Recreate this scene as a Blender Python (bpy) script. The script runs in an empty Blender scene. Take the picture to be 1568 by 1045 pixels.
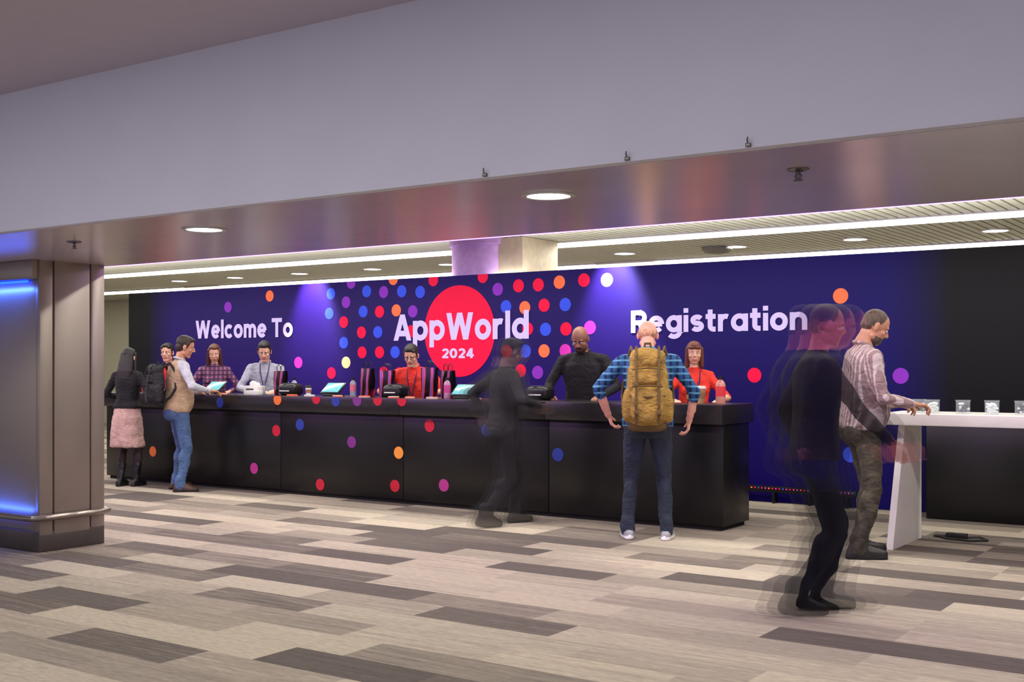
import bpy, bmesh, math, random
from mathutils import Vector, Matrix, noise
from mathutils.bvhtree import BVHTree
random.seed(7)
D=bpy.data; C=bpy.context; scene=C.scene
V=Vector
scene.view_settings.view_transform='Standard'
scene.view_settings.look='None'

# ---------------------------------------------------------------- materials
def lin(c):
    o=[]
    for x in c[:3]:
        x=x/255.0
        o.append(x/12.92 if x<=.04045 else ((x+.055)/1.055)**2.4)
    return (o[0],o[1],o[2],1)
MC={}
def nn(nt,typ,**kw):
    n=nt.nodes.new(typ)
    for k,v in kw.items(): setattr(n,k,v)
    return n
def pmat(name,col,rough=.5,metal=0,var=.1,scale=12,bump=0,bscale=180,es=0,ecol=None,alpha=1,spec=.5,stretch=None,coat=0,trans=0):
    if name in MC: return MC[name]
    m=D.materials.new(name); m.use_nodes=True; nt=m.node_tree; p=nt.nodes['Principled BSDF']
    tc=nn(nt,'ShaderNodeTexCoord'); src=tc.outputs['Object']
    if stretch:
        mp=nn(nt,'ShaderNodeMapping'); mp.inputs['Scale'].default_value=stretch
        nt.links.new(src,mp.inputs['Vector']); src=mp.outputs[0]
    no=nn(nt,'ShaderNodeTexNoise'); no.inputs['Scale'].default_value=scale; no.inputs['Detail'].default_value=4
    nt.links.new(src,no.inputs['Vector'])
    cr=nn(nt,'ShaderNodeValToRGB'); b=lin(col)
    cr.color_ramp.elements[0].position=.3; cr.color_ramp.elements[1].position=.7
    cr.color_ramp.elements[0].color=tuple(x*(1-var) for x in b[:3])+(1,)
    cr.color_ramp.elements[1].color=tuple(min(1,x*(1+var)) for x in b[:3])+(1,)
    nt.links.new(no.outputs['Fac'],cr.inputs[0]); nt.links.new(cr.outputs[0],p.inputs['Base Color'])
    p.inputs['Roughness'].default_value=rough; p.inputs['Metallic'].default_value=metal
    p.inputs['Specular IOR Level'].default_value=spec; p.inputs['Alpha'].default_value=alpha
    p.inputs['Coat Weight'].default_value=coat; p.inputs['Transmission Weight'].default_value=trans
    if es:
        p.inputs['Emission Color'].default_value=lin(ecol or col); p.inputs['Emission Strength'].default_value=es
    if bump:
        n2=nn(nt,'ShaderNodeTexNoise'); n2.inputs['Scale'].default_value=bscale; n2.inputs['Detail'].default_value=3; nt.links.new(src,n2.inputs['Vector'])
        bp=nn(nt,'ShaderNodeBump'); bp.inputs['Strength'].default_value=bump; bp.inputs['Distance'].default_value=.01
        nt.links.new(n2.outputs['Fac'],bp.inputs['Height']); nt.links.new(bp.outputs[0],p.inputs['Normal'])
    MC[name]=m; return m
def cloth_bump(m,scale=13,strength=.5,dist=.025):
    nt=m.node_tree; p=nt.nodes['Principled BSDF']; tc=nn(nt,'ShaderNodeTexCoord'); mp=nn(nt,'ShaderNodeMapping'); mp.inputs['Scale'].default_value=(1,1,1.6); mp.inputs['Rotation'].default_value=(.4,.3,0)
    nt.links.new(tc.outputs['Object'],mp.inputs[0]); n=nn(nt,'ShaderNodeTexNoise'); n.inputs['Scale'].default_value=scale; n.inputs['Detail'].default_value=2; n.inputs['Distortion'].default_value=1.2; nt.links.new(mp.outputs[0],n.inputs[0])
    b=nn(nt,'ShaderNodeBump'); b.inputs['Strength'].default_value=strength; b.inputs['Distance'].default_value=dist; nt.links.new(n.outputs['Fac'],b.inputs['Height'])
    if p.inputs['Normal'].links: nt.links.new(p.inputs['Normal'].links[0].from_socket,b.inputs['Normal'])
    nt.links.new(b.outputs[0],p.inputs['Normal']); return m
def plaid(name,base,c1,c2,sx=5,sz=5,rough=.8):
    m=D.materials.new(name); m.use_nodes=True; nt=m.node_tree; p=nt.nodes['Principled BSDF']
    tc=nn(nt,'ShaderNodeTexCoord')
    def wave(d,sc,lo,hi):
        w=nn(nt,'ShaderNodeTexWave',bands_direction=d); w.inputs['Scale'].default_value=sc; w.inputs['Distortion'].default_value=.6; w.inputs['Detail'].default_value=1
        nt.links.new(tc.outputs['Object'],w.inputs['Vector'])
        r=nn(nt,'ShaderNodeMapRange'); r.inputs[1].default_value=lo; r.inputs[2].default_value=hi; nt.links.new(w.outputs['Fac'],r.inputs[0]); return r.outputs[0]
    m1=nn(nt,'ShaderNodeMix',data_type='RGBA'); m1.inputs[6].default_value=lin(base); m1.inputs[7].default_value=lin(c1)
    nt.links.new(wave('X',sx,.6,.8),m1.inputs[0])
    m2=nn(nt,'ShaderNodeMix',data_type='RGBA'); m2.inputs[7].default_value=lin(c2); nt.links.new(m1.outputs[2],m2.inputs[6])
    if sz: nt.links.new(wave('Z',sz,.75,.9),m2.inputs[0])
    else: m2.inputs[0].default_value=0
    nt.links.new(m2.outputs[2],p.inputs['Base Color']); p.inputs['Roughness'].default_value=rough
    MC[name]=m; return cloth_bump(m)

# ---------------------------------------------------------------- geometry builder
bm=bmesh.new(); bmesh.ops.create_icosphere(bm,subdivisions=3,radius=1)
IV=[v.co.copy() for v in bm.verts]; IF=[tuple(v.index for v in f.verts) for f in bm.faces]; bm.free()
class B:
    def __init__(s): s.v=[];s.f=[];s.t=[]
    def add(s,vs,fs,tag):
        o=len(s.v); s.v+=[V(v) for v in vs]; s.f+=[tuple(i+o for i in f) for f in fs]; s.t+=[tag]*len(fs)
    def merge(s,o,M=None,suf=''):
        k=len(s.v); s.v+=[(M@v if M else v.copy()) for v in o.v]; s.f+=[tuple(i+k for i in f) for f in o.f]; s.t+=[t+suf for t in o.t]
    def ell(s,c,r,tag,R=None,n=2):
        c=V(c); vs=[]
        for v in IV:
            q=v
            if n!=2: q=v/((abs(v.x)**n+abs(v.y)**n+abs(v.z)**n)**(1/n))
            q=V((q.x*r[0],q.y*r[1],q.z*r[2]))
            vs.append(c+(R@q if R else q))
        s.add(vs,IF,tag)
    def cap(s,p0,p1,r0,r1,tag,seg=14,flat=1,ax=None):
        p0=V(p0);p1=V(p1); w=(p1-p0)
        if w.length<1e-6: w=V((0,0,1e-4))
        w.normalize()
        a=V(ax) if ax else (V((1,0,0)) if abs(w.x)<.8 else V((0,1,0)))
        v=(a-w*a.dot(w)).normalized(); u=v.cross(w)
        rings=[]
        for an in (-60,-30,0): 
            x=math.radians(an); rings.append((p0+w*r0*math.sin(x),r0*math.cos(x)))
        for an in (0,30,60):
            x=math.radians(an); rings.append((p1+w*r1*math.sin(x),r1*math.cos(x)))
        vs=[p0-w*r0]
        for c,r in rings:
            for i in range(seg):
                g=2*math.pi*i/seg; vs.append(c+u*r*math.cos(g)+v*r*flat*math.sin(g))
        vs.append(p1+w*r1); fs=[]
        for i in range(seg):
            j=(i+1)%seg; fs.append((0,1+j,1+i))
            for k in range(5): fs.append((1+k*seg+i,1+k*seg+j,1+(k+1)*seg+j,1+(k+1)*seg+i))
            fs.append((len(vs)-1,1+5*seg+i,1+5*seg+j))
        s.add(vs,fs,tag)
    def loft(s,rings,tag,seg=24,n=2.3):
        vs=[]
        for c,ax,ay in rings:
            c=V(c)
            for i in range(seg):
                g=2*math.pi*i/seg; cx,sx=math.cos(g),math.sin(g)
                k=1/((abs(cx)**n+abs(sx)**n)**(1/n)); vs.append(c+V(ax)*cx*k+V(ay)*sx*k)
        fs=[tuple(range(seg))[::-1],tuple(range((len(rings)-1)*seg,len(rings)*seg))]
        for k in range(len(rings)-1):
            for i in range(seg):
                j=(i+1)%seg; fs.append((k*seg+i,k*seg+j,(k+1)*seg+j,(k+1)*seg+i))
        s.add(vs,fs,tag)
    def tube(s,pts,r,tag,flat=1,ax=None,seg=8):
        for p,q in zip(pts[:-1],pts[1:]): s.cap(p,q,r,r,tag,seg=seg,flat=flat,ax=ax)
    def box(s,c,h,tag,bev=.004,R=None):
        b=bmesh.new(); bmesh.ops.create_cube(b,size=2)
        for v in b.verts: v.co=V((v.co.x*h[0],v.co.y*h[1],v.co.z*h[2]))
        if bev: bmesh.ops.bevel(b,geom=b.edges[:]+b.verts[:],offset=min(bev,min(h)*.8),segments=2,affect='EDGES',profile=.5)
        b.verts.index_update(); c=V(c)
        s.add([c+(R@v.co if R else v.co) for v in b.verts],[tuple(v.index for v in f.verts) for f in b.faces],tag); b.free()
    def lathe(s,c,prof,tag,seg=28):
        c=V(c); vs=[]
        for r,z in prof:
            for i in range(seg):
                g=2*math.pi*i/seg; vs.append(c+V((r*math.cos(g),r*math.sin(g),z)))
        fs=[]
        for k in range(len(prof)-1):
            for i in range(seg):
                j=(i+1)%seg; fs.append((k*seg+i,k*seg+j,(k+1)*seg+j,(k+1)*seg+i))
        if prof[0][0]>1e-5: fs.append(tuple(range(seg))[::-1])
        if prof[-1][0]>1e-5: fs.append(tuple(range((len(prof)-1)*seg,len(prof)*seg)))
        s.add(vs,fs,tag)
    def quad(s,vs,tag): s.add(vs,[(0,1,2,3)],tag)
    def obj(s,name,mats,loc=(0,0,0),rz=0,parent=None,ang=35):
        me=D.meshes.new(name); me.from_pydata([tuple(v) for v in s.v],[],s.f)
        tags=[]
        for t in s.t:
            if t not in tags: tags.append(t)
        for t in tags: me.materials.append(mats[t] if isinstance(mats,dict) else mats)
        ix={t:i for i,t in enumerate(tags)}
        me.polygons.foreach_set('material_index',[ix[t] for t in s.t])
        me.polygons.foreach_set('use_smooth',[True]*len(s.f))
        me.update()
        if ang<180: me.set_sharp_from_angle(angle=math.radians(ang))
        o=D.objects.new(name,me); C.collection.objects.link(o); o.location=loc; o.rotation_euler=(0,0,rz)
        if parent: o.parent=parent
        return o
def remesh(b,vox,it=2,fac=.5,wr=None):
    me=D.meshes.new('t'); me.from_pydata([tuple(v) for v in b.v],[],b.f); o=D.objects.new('t',me); C.collection.objects.link(o)
    md=o.modifiers.new('r','REMESH'); md.mode='VOXEL'; md.voxel_size=vox
    if it: ms=o.modifiers.new('s','SMOOTH'); ms.factor=fac; ms.iterations=it
    dg=C.evaluated_depsgraph_get(); m2=D.meshes.new_from_object(o.evaluated_get(dg))
    bvh=BVHTree.FromPolygons(b.v,b.f)
    r=B(); vs=[v.co.copy() for v in m2.vertices]
    if wr:
        for i,v in enumerate(m2.vertices):
            p=v.co; vs[i]=p+v.normal*(noise.noise(V((p.x*13,p.y*13,p.z*8)))*wr+noise.noise(V((p.x*28,p.y*28,p.z*34+5)))*wr*.45)
    r.v=vs; r.f=[tuple(p.vertices) for p in m2.polygons]
    for p in m2.polygons:
        h=bvh.find_nearest(p.center); r.t.append(b.t[h[2]] if h[2] is not None else b.t[0])
    D.objects.remove(o); D.meshes.remove(me); D.meshes.remove(m2)
    return r

# ---------------------------------------------------------------- people
def ik(a,tg,l1,l2,pole):
    d=tg-a; L=min(d.length,(l1+l2)*.998); d.normalize()
    c=(l1*l1+L*L-l2*l2)/(2*l1*L); c=max(-1,min(1,c)); h=math.sqrt(max(0,1-c*c))*l1
    pp=(pole-d*pole.dot(d)).normalized()
    return a+d*(c*l1)+pp*h, a+d*L
def hand(W,d,n,ref,k,curl=.5,skin='skin'):
    b=B(); d=d.normalized(); n=(n-d*n.dot(d)).normalized(); s=d.cross(n)
    if s.dot(ref)<0: s=-s
    L=.085*k
    kn=[W+d*L*q+s*o*k for q,o in ((1.0,.028),(1.04,.0095),(1.0,-.0095),(.92,-.028))]
    b.cap(W-d*.02*k,W+d*.02*k,.026*k,.026*k,skin,flat=.8,ax=n)
    for p in kn: b.cap(W+d*.012*k+(p-W)*.1,p,.016*k,.0115*k,skin,seg=10)
    b.ell(W+d*.045*k-n*0,(.026*k,.026*k,.014*k),skin,R=Matrix((s,d,n)).transposed())
    ln=[(.04,.025,.02),(.045,.028,.021),(.042,.026,.02),(.032,.02,.018)]
    for i,p in enumerate(kn):
        g=0; q=p.copy(); sp=s*(.06*(1.5-i))
        for j,l in enumerate(ln[i]):
            g+=curl*(.55 if j==0 else .8)*(1+.12*i)
            dd=((d+sp)*math.cos(g)+n*math.sin(g)).normalized()
            q2=q+dd*l*k; b.cap(q,q2,(.0098-.001*j)*k,(.009-.0012*j)*k,skin,seg=10); q=q2
    q=W+d*.018*k+s*.018*k; d1=(d*.75+s*.75+n*.25).normalized(); q2=q+d1*.04*k; b.cap(q,q2,.0145*k,.0115*k,skin,seg=10)
    d2=(d*.9+s*.4+n*.45).normalized(); q3=q2+d2*.03*k; b.cap(q2,q3,.011*k,.0098*k,skin,seg=10)
    q4=q3+(d*.95+s*.1+n*.6).normalized()*.022*k; b.cap(q3,q4,.0098*k,.0082*k,skin,seg=10)
    return remesh(b,.0042,1)
def head(hair='short',beard=False,glasses=False,k=1,fem=False):
    b=B(); F=fem
    b.ell((0,-.008,.03),(.075,.095,.09),'skin')
    b.ell((0,.022,-.042),(.057 if F else .06,.066,.07 if not F else .066),'skin')
    if F: b.ell((0,.045,-.02),(.052,.045,.05),'skin'); b.ell((0,.056,-.092),(.017,.018,.015),'skin')
    else: b.ell((0,.062,-.098),(.022,.02,.018),'skin')
    for q in(-1,1): b.cap((q*.045,.0,-.07 if not F else -.06),(q*.015,.06 if not F else .052,-.1 if not F else -.092),.022 if not F else .019,.018 if not F else .014,'skin')
    b.cap((0,.084,.018),(0,.106 if not F else .100,-.022),.008 if not F else .0065,.0125 if not F else .009,'skin')
    for q in(-1,1): b.ell((q*(.011 if not F else .008),.094 if not F else .091,-.026),(.009 if not F else .0065,.01,.008 if not F else .006),'skin')
    if not F: b.cap((-.038,.074,.027),(.038,.074,.027),.011,.011,'skin')
    else: b.cap((-.034,.074,.032),(.034,.074,.032),.009,.009,'skin')
    for q in (-1,1):
        b.ell((q*.042,.056,-.022),(.022,.024,.02),'skin')
        b.ell((q*.078,-.008,-.008),(.010,.02,.033),'skin',R=Matrix.Rotation(q*.25,3,'Z'))
        if not F: b.cap((q*.017,.086,.026),(q*.046,.072,.028),.0048,.004,'brow',seg=8)
    b.cap((-.02,.080,-.056),(.02,.080,-.056),.0065,.0065,'lip',seg=8); b.cap((-.015,.080,-.065),(.015,.080,-.065),.0075,.0075,'lip',seg=8)
    b.cap((0,-.02,-.06),(0,-.03,-.14),.055 if not F else .048,.052 if not F else .046,'skin')
    H='hair'
    if hair in('short','long','bob'):
        b.ell((0,-.024,.046),(.083,.098,.09),H)
        b.ell((0,.02,.095),(.062,.06,.034),H)
        b.ell((0,-.055,-.01),(.072,.06,.07),H)
        for q in(-1,1): b.cap((q*.072,.022,.045),(q*.074,.012,.0),.014,.008,H,seg=10)
    if hair=='short':
        for i in range(14):
            x=random.uniform(-.05,.05); y=random.uniform(-.06,.06); b.ell((x,y,.118-abs(x)*.5-abs(y)*.25),(.022,.03,.018),H)
    if hair=='buzz':
        b.ell((0,-.016,.036),(.0775,.093,.089),H); b.ell((0,-.055,-.01),(.066,.05,.05),H)
    if hair=='bald':
        b.ell((0,-.055,-.015),(.07,.048,.04),H)
        for q in(-1,1): b.cap((q*.066,-.01,.02),(q*.058,-.05,.01),.016,.02,H,seg=10)
    if hair=='long':
        b.loft([((0,-.06,.05),(.085,0,0),(0,.055,0)),((0,-.075,-.08),(.1,0,0),(0,.055,0)),((0,-.09,-.2),(.11,0,0),(0,.05,0)),((0,-.095,-.3),(.085,0,0),(0,.04,0)),((0,-.095,-.35),(.04,0,0),(0,.02,0))],H)
        for q in(-1,1): b.cap((q*.072,.01,.05),(q*.09,.0,-.16),.024,.022,H)
    if hair=='bob':
        b.loft([((0,-.05,.06),(.085,0,0),(0,.06,0)),((0,-.06,-.06),(.095,0,0),(0,.055,0)),((0,-.055,-.15),(.09,0,0),(0,.045,0)),((0,-.055,-.19),(.06,0,0),(0,.03,0))],H)
        for q in(-1,1): b.cap((q*.074,.02,.05),(q*.084,.02,-.13),.022,.02,H)
        b.cap((-.05,.076,.066),(.05,.076,.066),.018,.018,H); b.ell((0,.05,.08),(.07,.042,.045),H)
    if beard:
        b.ell((0,.03,-.075),(.06,.062,.052),'hair'); b.cap((-.024,.086,-.046),(.024,.086,-.046),.007,.007,'hair',seg=8)
    r=remesh(b,.0052 if not F else .0048,1 if not F else 2)
    for q in(-1,1):
        ey=.0775 if not F else .079
        r.ell((q*.031,ey,.006),(.0135,.009,.0075),'eyewhite'); r.ell((q*.031,ey+.007,.006),(.0055,.003,.0055),'iris')
        r.cap((q*.017,ey+.0055,.0135),(q*.045,ey-.0025,.0125),.0028 if not F else .002,.0028 if not F else .002,'brow',seg=6)
        if F: r.cap((q*.018,.084,.029),(q*.044,.076,.030),.0022,.0018,'brow',seg=6)
        if glasses:
            r.cap((q*.076,0,.01),(q*.055,.09,.012),.0022,.0022,'brow',seg=6)
            pts=[V((q*.033+.021*math.cos(g),.097,.006+.015*math.sin(g))) for g in [i*math.pi/6 for i in range(13)]]
            r.tube(pts,.0018,'brow',seg=6)
    return r
SK=dict(light=(226,172,145),tan=(196,140,110),pink=(232,165,145))
def person(name,X,Y,phi,H=1.75,top=None,bottom=None,skin='light',hairc=(40,28,22),shoe=None,hair='short',sleeve='long',lean=0,
           feet=((-.1,0,.15,0),(.1,0,-.15,0)),hands=((-.27,.05,.84),(.27,.05,.84)),hpitch=.1,hyaw=0,w=1.0,belly=0,fem=False,skirt=None,boots=False,
           palm='in',drop=0,curl=.5,vest=None,beard=False,glasses=False,ghost=0,gdir=(1,0),lanyard=False,elb=(1,-1,-.4),sole=None,py=0,tail=False):
    k=H/1.76; b=B(); Rl=Matrix.Rotation(-lean,3,'X'); P=V((0,py,.93*k-drop))
    T=lambda x,y,z: P+Rl@(V((x,y,z-.93))*k)
    def rings(lst): return [(T(0,yo,z),Rl@V((rx*k*w,0,0)),Rl@V((0,ry*k,0))) for z,rx,ry,yo in lst]
    hip=1.06 if fem else 1; wa=.9 if fem else 1; sh=.9 if fem else 1
    if skirt:
        b.loft(rings([(1.08,.13,.10,0),(.98,.16,.125,-.005),(.88,.185,.145,-.01),(.7,.2,.17,-.01),(.52,.215,.19,0),(.5,.21,.185,0)]),'bottom')
    else:
        b.loft(rings([(.80,.10,.09,-.01),(.86,.16*hip,.118,-.012),(.94,.17*hip,.124,-.012),(1.02,.155,.112,0),(1.08,.14*wa,.10,0)]),'bottom')
        b.ell(T(-.075,-.06,.885),(.09*k,.085*k,.10*k),'bottom'); b.ell(T(.075,-.06,.885),(.09*k,.085*k,.10*k),'bottom')
    hem=1.0 if (fem or tail) else .9
    rl=[(hem,.172*hip,.127,-.005),(hem+.02,.176*hip,.130+belly*.5,-.004)] 
    if hem<.95: rl.append((1.0,.170,.124+belly,.0+belly*.5))
    rl+=[(1.1,.160*wa,.118+belly,belly*.6),(1.2,.165*wa,.12+belly*.4,.0),(1.3,.178*sh,.124,-.005),(1.38,.172*sh,.112,-.01),(1.435,.135*sh,.088,-.015),(1.47,.085,.068,-.012),(1.495,.064,.06,-.006)]
    tt='vest' if vest else 'top'
    b.loft(rings(rl),tt)
    if fem:
        for q in(-1,1): b.ell(T(q*.07,.085,1.27),(.062*k,.055*k,.058*k),tt)
    nr=.056 if not fem else .048
    b.cap(T(0,-.008,1.45),T(0,.012,1.57),nr*k,nr*.95*k,'skin')
    res=B()
    for si,q in enumerate((-1,1)):
        S=T(q*.178*sh*w,-.01,1.405); Wt=V(hands[si])
        b.cap(T(q*.08,-.012,1.435),S+V((0,0,.004)),.052*k,.058*k,'top')
        E,Wr=ik(S,Wt,.285*k,.25*k,V((q*elb[0],elb[1],elb[2])))
        am=.9 if fem else 1
        b.cap(S,E,.060*k*am,.046*k*am,'top'); dr=(Wr-E).normalized()
        if sleeve=='long': b.cap(E,Wr-dr*.02*k,.046*k*am,.035*k*am,'top')
        elif sleeve=='roll': b.cap(E,E+dr*.06,.047*k*am,.045*k,'top'); b.cap(E,Wr,.040*k*am,.027*k*am,'skin')
        else: b.cap(E,Wr,.041*k*am,.027*k*am,'skin'); 
        b.cap(E,Wr+dr*.01*k,.034*k*am,.026*k*am,'skin')
        if palm=='in': n=V((-q,.1,0)); ref=V((0,1,.3)); hd=(dr+V((0,0,-.3))).normalized()
        else: n=V((0,0,-1)); ref=V((-q,.2,0)); hd=(dr+V((0,.6,-dr.z-.12))).normalized()
        res.merge(hand(Wr,hd,n,ref,k*(.93 if fem else 1),curl))
        Hp=T(q*.088,0,.905)
        fx,fy,fyaw,lift=feet[si]
        A,An=ik(Hp,V((fx,fy,.088*k+lift)),.43*k,.405*k,V((q*.12,1,0)))
        if skirt:
            b.cap(Hp,A,.08*k,.055*k,'leg'); b.cap(A,An,.05*k,.036*k,'leg'); m=A*.7+An*.3; b.ell(m+V((0,-.015,0)),(.05,.052,.09),'leg')
            if boots: b.cap(A*.45+An*.55,An,.055*k,.044*k,'shoe')
        else:
            b.cap(Hp,A,.092*k*w**.5,.064*k,'bottom')
            b.cap(A,An,.062*k,.052*k,'bottom'); b.ell(A*.72+An*.28+V((0,-.018,0)),(.056*k,.06*k,.10*k),'bottom')
            b.cap(An+V((0,-.005,.055*k)),An+V((0,-.005,-.015*k)),.056*k,.058*k,'bottom')
        Rf=Matrix.Rotation(fyaw,3,'Z')@Matrix.Rotation(-lift*4.0,3,'X'); F=lambda x,y,z: An+Rf@(V((x,y,z-.088))*k)
        b.cap(F(0,0,.10),F(0,-.01,.05),.042*k,.042*k,'shoe')
        b.cap(F(0,-.045,.042),F(0,.09,.042),.040*k,.043*k,'shoe'); b.cap(F(0,.03,.07),F(0,.11,.045),.036*k,.034*k,'shoe'); b.cap(F(0,.09,.036),F(q*-.006,.165,.032),.044*k,.034*k,'shoe',flat=1)
        b.cap(F(0,-.055,.012),F(0,.08,.012),.038*k,.043*k,'sole'); b.cap(F(0,.08,.012),F(0,.17,.014),.043*k,.032*k,'sole')
    body=remesh(b,.0115,2,.5,.010)
    for v in body.v:
        if v.z<.003: v.z=.003
    col=B()
    if not fem and not ghost:
        pts=[T(.064*math.sin(g),-.012+.062*math.cos(g),1.497-.018*math.cos(g)) for g in [i*math.pi/8 for i in range(17)]]
        col.tube(pts,.012*k,'top',seg=8)
    if lanyard:
        for q in(-1,1): col.tube([T(q*.06,.01,1.505),T(q*.05,.105,1.38),T(q*.02,.142,1.25),T(0,.15+belly,1.14)],.006,'lany',seg=6)
        col.box(T(0,.158+belly,1.08),(.045,.004,.06),'badge',bev=.003,R=Rl)
    body.merge(col); body.merge(res)
    hm=head(hair,beard,glasses,k,fem)
    Rh=Rl@Matrix.Rotation(lean*.6,3,'X')@Matrix.Rotation(hyaw,3,'Z')@Matrix.Rotation(-hpitch,3,'X'); pv=T(0,.008,1.545)
    M=Matrix.Translation(pv)@(Rh.to_4x4())@Matrix.Translation(V((0,.022,.098))*k)@Matrix.Scale(k*(.96 if fem else 1),4)
    body.merge(hm,M)
    sk=SK[skin] if isinstance(skin,str) else skin
    def palette(al,tal):
        mats={}
        def mk(nm,c,a=None,**kw):
            a=al if a is None else a
            return pmat(nm+'_%d_%d_%d_%d'%(c[0],c[1],c[2],int(a*100)),c,alpha=a,**kw)
        def cloth(c,a=None):
            if isinstance(c,bpy.types.Material): return c
            key='cloth_%d_%d_%d_%d'%(c[0],c[1],c[2],int((al if a is None else a)*100)); new=key not in MC
            m_=mk('cloth',c,a,rough=.85,var=.18,bump=.3,bscale=400)
            if new: cloth_bump(m_)
            return m_
        mats['skin']=mk('skin',sk,rough=.5,var=.06); mats['hair']=mk('hair',hairc,rough=.55,var=.4,scale=60,bump=.6,bscale=150,stretch=(1,1,.25)); mats['brow']=mk('brow',tuple(int(x*.6) for x in hairc),rough=.7)
        mats['lip']=mk('lip',(sk[0]-25,sk[1]-62,sk[2]-50),rough=.4); mats['eyewhite']=mk('eye_white',(235,230,225),rough=.2); mats['iris']=mk('iris',(45,30,22),rough=.1)
        mats['top']=cloth(top,tal); mats['vest']=cloth(vest or (0,0,0)); mats['bottom']=cloth(bottom); mats['leg']=mk('tights',(52,38,40),rough=.7)
        mats['shoe']=mk('shoe',shoe or (25,22,22),rough=.45,var=.2); mats['sole']=mk('sole',sole or (30,28,28),rough=.7)
        mats['lany']=mk('lanyard',(40,20,90),rough=.6); mats['badge']=mk('badge',(235,235,240),rough=.4)
        return mats
    if ghost:
        core=remesh(body,.013,1); g=V((gdir[0],gdir[1],0))
        def hul(sc,vx):
            h_=B()
            for q in (-1,-.75,-.5,-.25,0,.25,.5,.75,1): h_.merge(core,Matrix.Translation(g*q*sc))
            return remesh(h_,vx,3)
        body=B(); body.merge(core); body.merge(hul(.5,.018),None,'_h'); body.merge(hul(1.0,.022),None,'_k')
        mats=palette(ghost,min(.8,ghost*1.8)); h=palette(.14,.22); mats.update({k_+'_h':v_ for k_,v_ in h.items()}); h=palette(.09,.14); mats.update({k_+'_k':v_ for k_,v_ in h.items()})
        for v in body.v:
            if v.z<.004: v.z=.004
    else: mats=palette(1,1)
    return body.obj(name,mats,(X,Y,0),math.radians(phi)-math.pi/2,ang=180)

# ---------------------------------------------------------------- room shell
def plane(name,vs,m):
    b=B(); b.quad(vs,'a'); return b.obj(name,m)
m=D.materials.new('carpet_plank_tiles'); m.use_nodes=True; nt=m.node_tree; p=nt.nodes['Principled BSDF']; L=nt.links.new
tc=nn(nt,'ShaderNodeTexCoord'); sp=nn(nt,'ShaderNodeSeparateXYZ'); L(tc.outputs['Object'],sp.inputs[0])
def mth(op,a_,b_=None):
    n=nn(nt,'ShaderNodeMath',operation=op)
    for i,x in enumerate((a_,b_)):
        if x is None: continue
        if isinstance(x,(int,float)): n.inputs[i].default_value=x
        else: L(x,n.inputs[i])
    return n.outputs[0]
row=mth('FLOOR',mth('DIVIDE',sp.outputs['Y'],.30))
wn=nn(nt,'ShaderNodeTexWhiteNoise',noise_dimensions='1D'); L(row,wn.inputs['W'])
off=mth('DIVIDE',mth('FLOOR',mth('MULTIPLY',wn.outputs['Value'],3)),3)
cell=mth('FLOOR',mth('ADD',mth('DIVIDE',sp.outputs['X'],.90),off))
cx=nn(nt,'ShaderNodeCombineXYZ'); L(cell,cx.inputs[0]); L(row,cx.inputs[1])
w2=nn(nt,'ShaderNodeTexWhiteNoise',noise_dimensions='3D'); L(cx.outputs[0],w2.inputs['Vector'])
mp=nn(nt,'ShaderNodeMapping'); mp.inputs['Scale'].default_value=(1.3,26,1); L(tc.outputs['Object'],mp.inputs[0])
n1=nn(nt,'ShaderNodeTexNoise'); n1.inputs['Scale'].default_value=1.0; n1.inputs['Detail'].default_value=7; n1.inputs['Roughness'].default_value=.75; L(mp.outputs[0],n1.inputs[0])
val=mth('ADD',w2.outputs['Value'],mth('MULTIPLY',mth('SUBTRACT',n1.outputs['Fac'],.5),.75))
cr=nn(nt,'ShaderNodeValToRGB')
els=[(0,(88,80,75)),(.22,(104,95,88)),(.33,(134,124,112)),(.50,(156,145,130)),(.68,(182,170,151)),(.86,(170,160,142)),(1,(150,140,126))]
e=cr.color_ramp.elements
e[0].position=els[0][0]; e[0].color=lin(els[0][1]); e[1].position=els[1][0]; e[1].color=lin(els[1][1])
for ps,c in els[2:]:
    q=e.new(ps); q.color=lin(c)
L(val,cr.inputs[0])
mp2=nn(nt,'ShaderNodeMapping'); mp2.inputs['Scale'].default_value=(14,110,1); L(tc.outputs['Object'],mp2.inputs[0])
n2=nn(nt,'ShaderNodeTexNoise'); n2.inputs['Scale'].default_value=1.0; n2.inputs['Detail'].default_value=3; L(mp2.outputs[0],n2.inputs[0])
rr=nn(nt,'ShaderNodeMapRange'); rr.inputs[1].default_value=.3; rr.inputs[2].default_value=.7; rr.inputs[3].default_value=.8; rr.inputs[4].default_value=1.15; L(n2.outputs['Fac'],rr.inputs[0])
mx=nn(nt,'ShaderNodeMix',data_type='RGBA',blend_type='MULTIPLY'); mx.inputs[0].default_value=1; L(cr.outputs[0],mx.inputs[6]); L(rr.outputs[0],mx.inputs[7])
L(mx.outputs[2],p.inputs['Base Color']); p.inputs['Roughness'].default_value=.9; p.inputs['Specular IOR Level'].default_value=.2
n3=nn(nt,'ShaderNodeTexNoise'); n3.inputs['Scale'].default_value=260; L(tc.outputs['Object'],n3.inputs[0])
bp=nn(nt,'ShaderNodeBump'); bp.inputs['Strength'].default_value=.4; bp.inputs['Distance'].default_value=.01; L(n3.outputs['Fac'],bp.inputs['Height']); L(bp.outputs[0],p.inputs['Normal'])
plane('floor',[(-26,-5,0),(6,-5,0),(6,18,0),(-26,18,0)],m)

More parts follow.
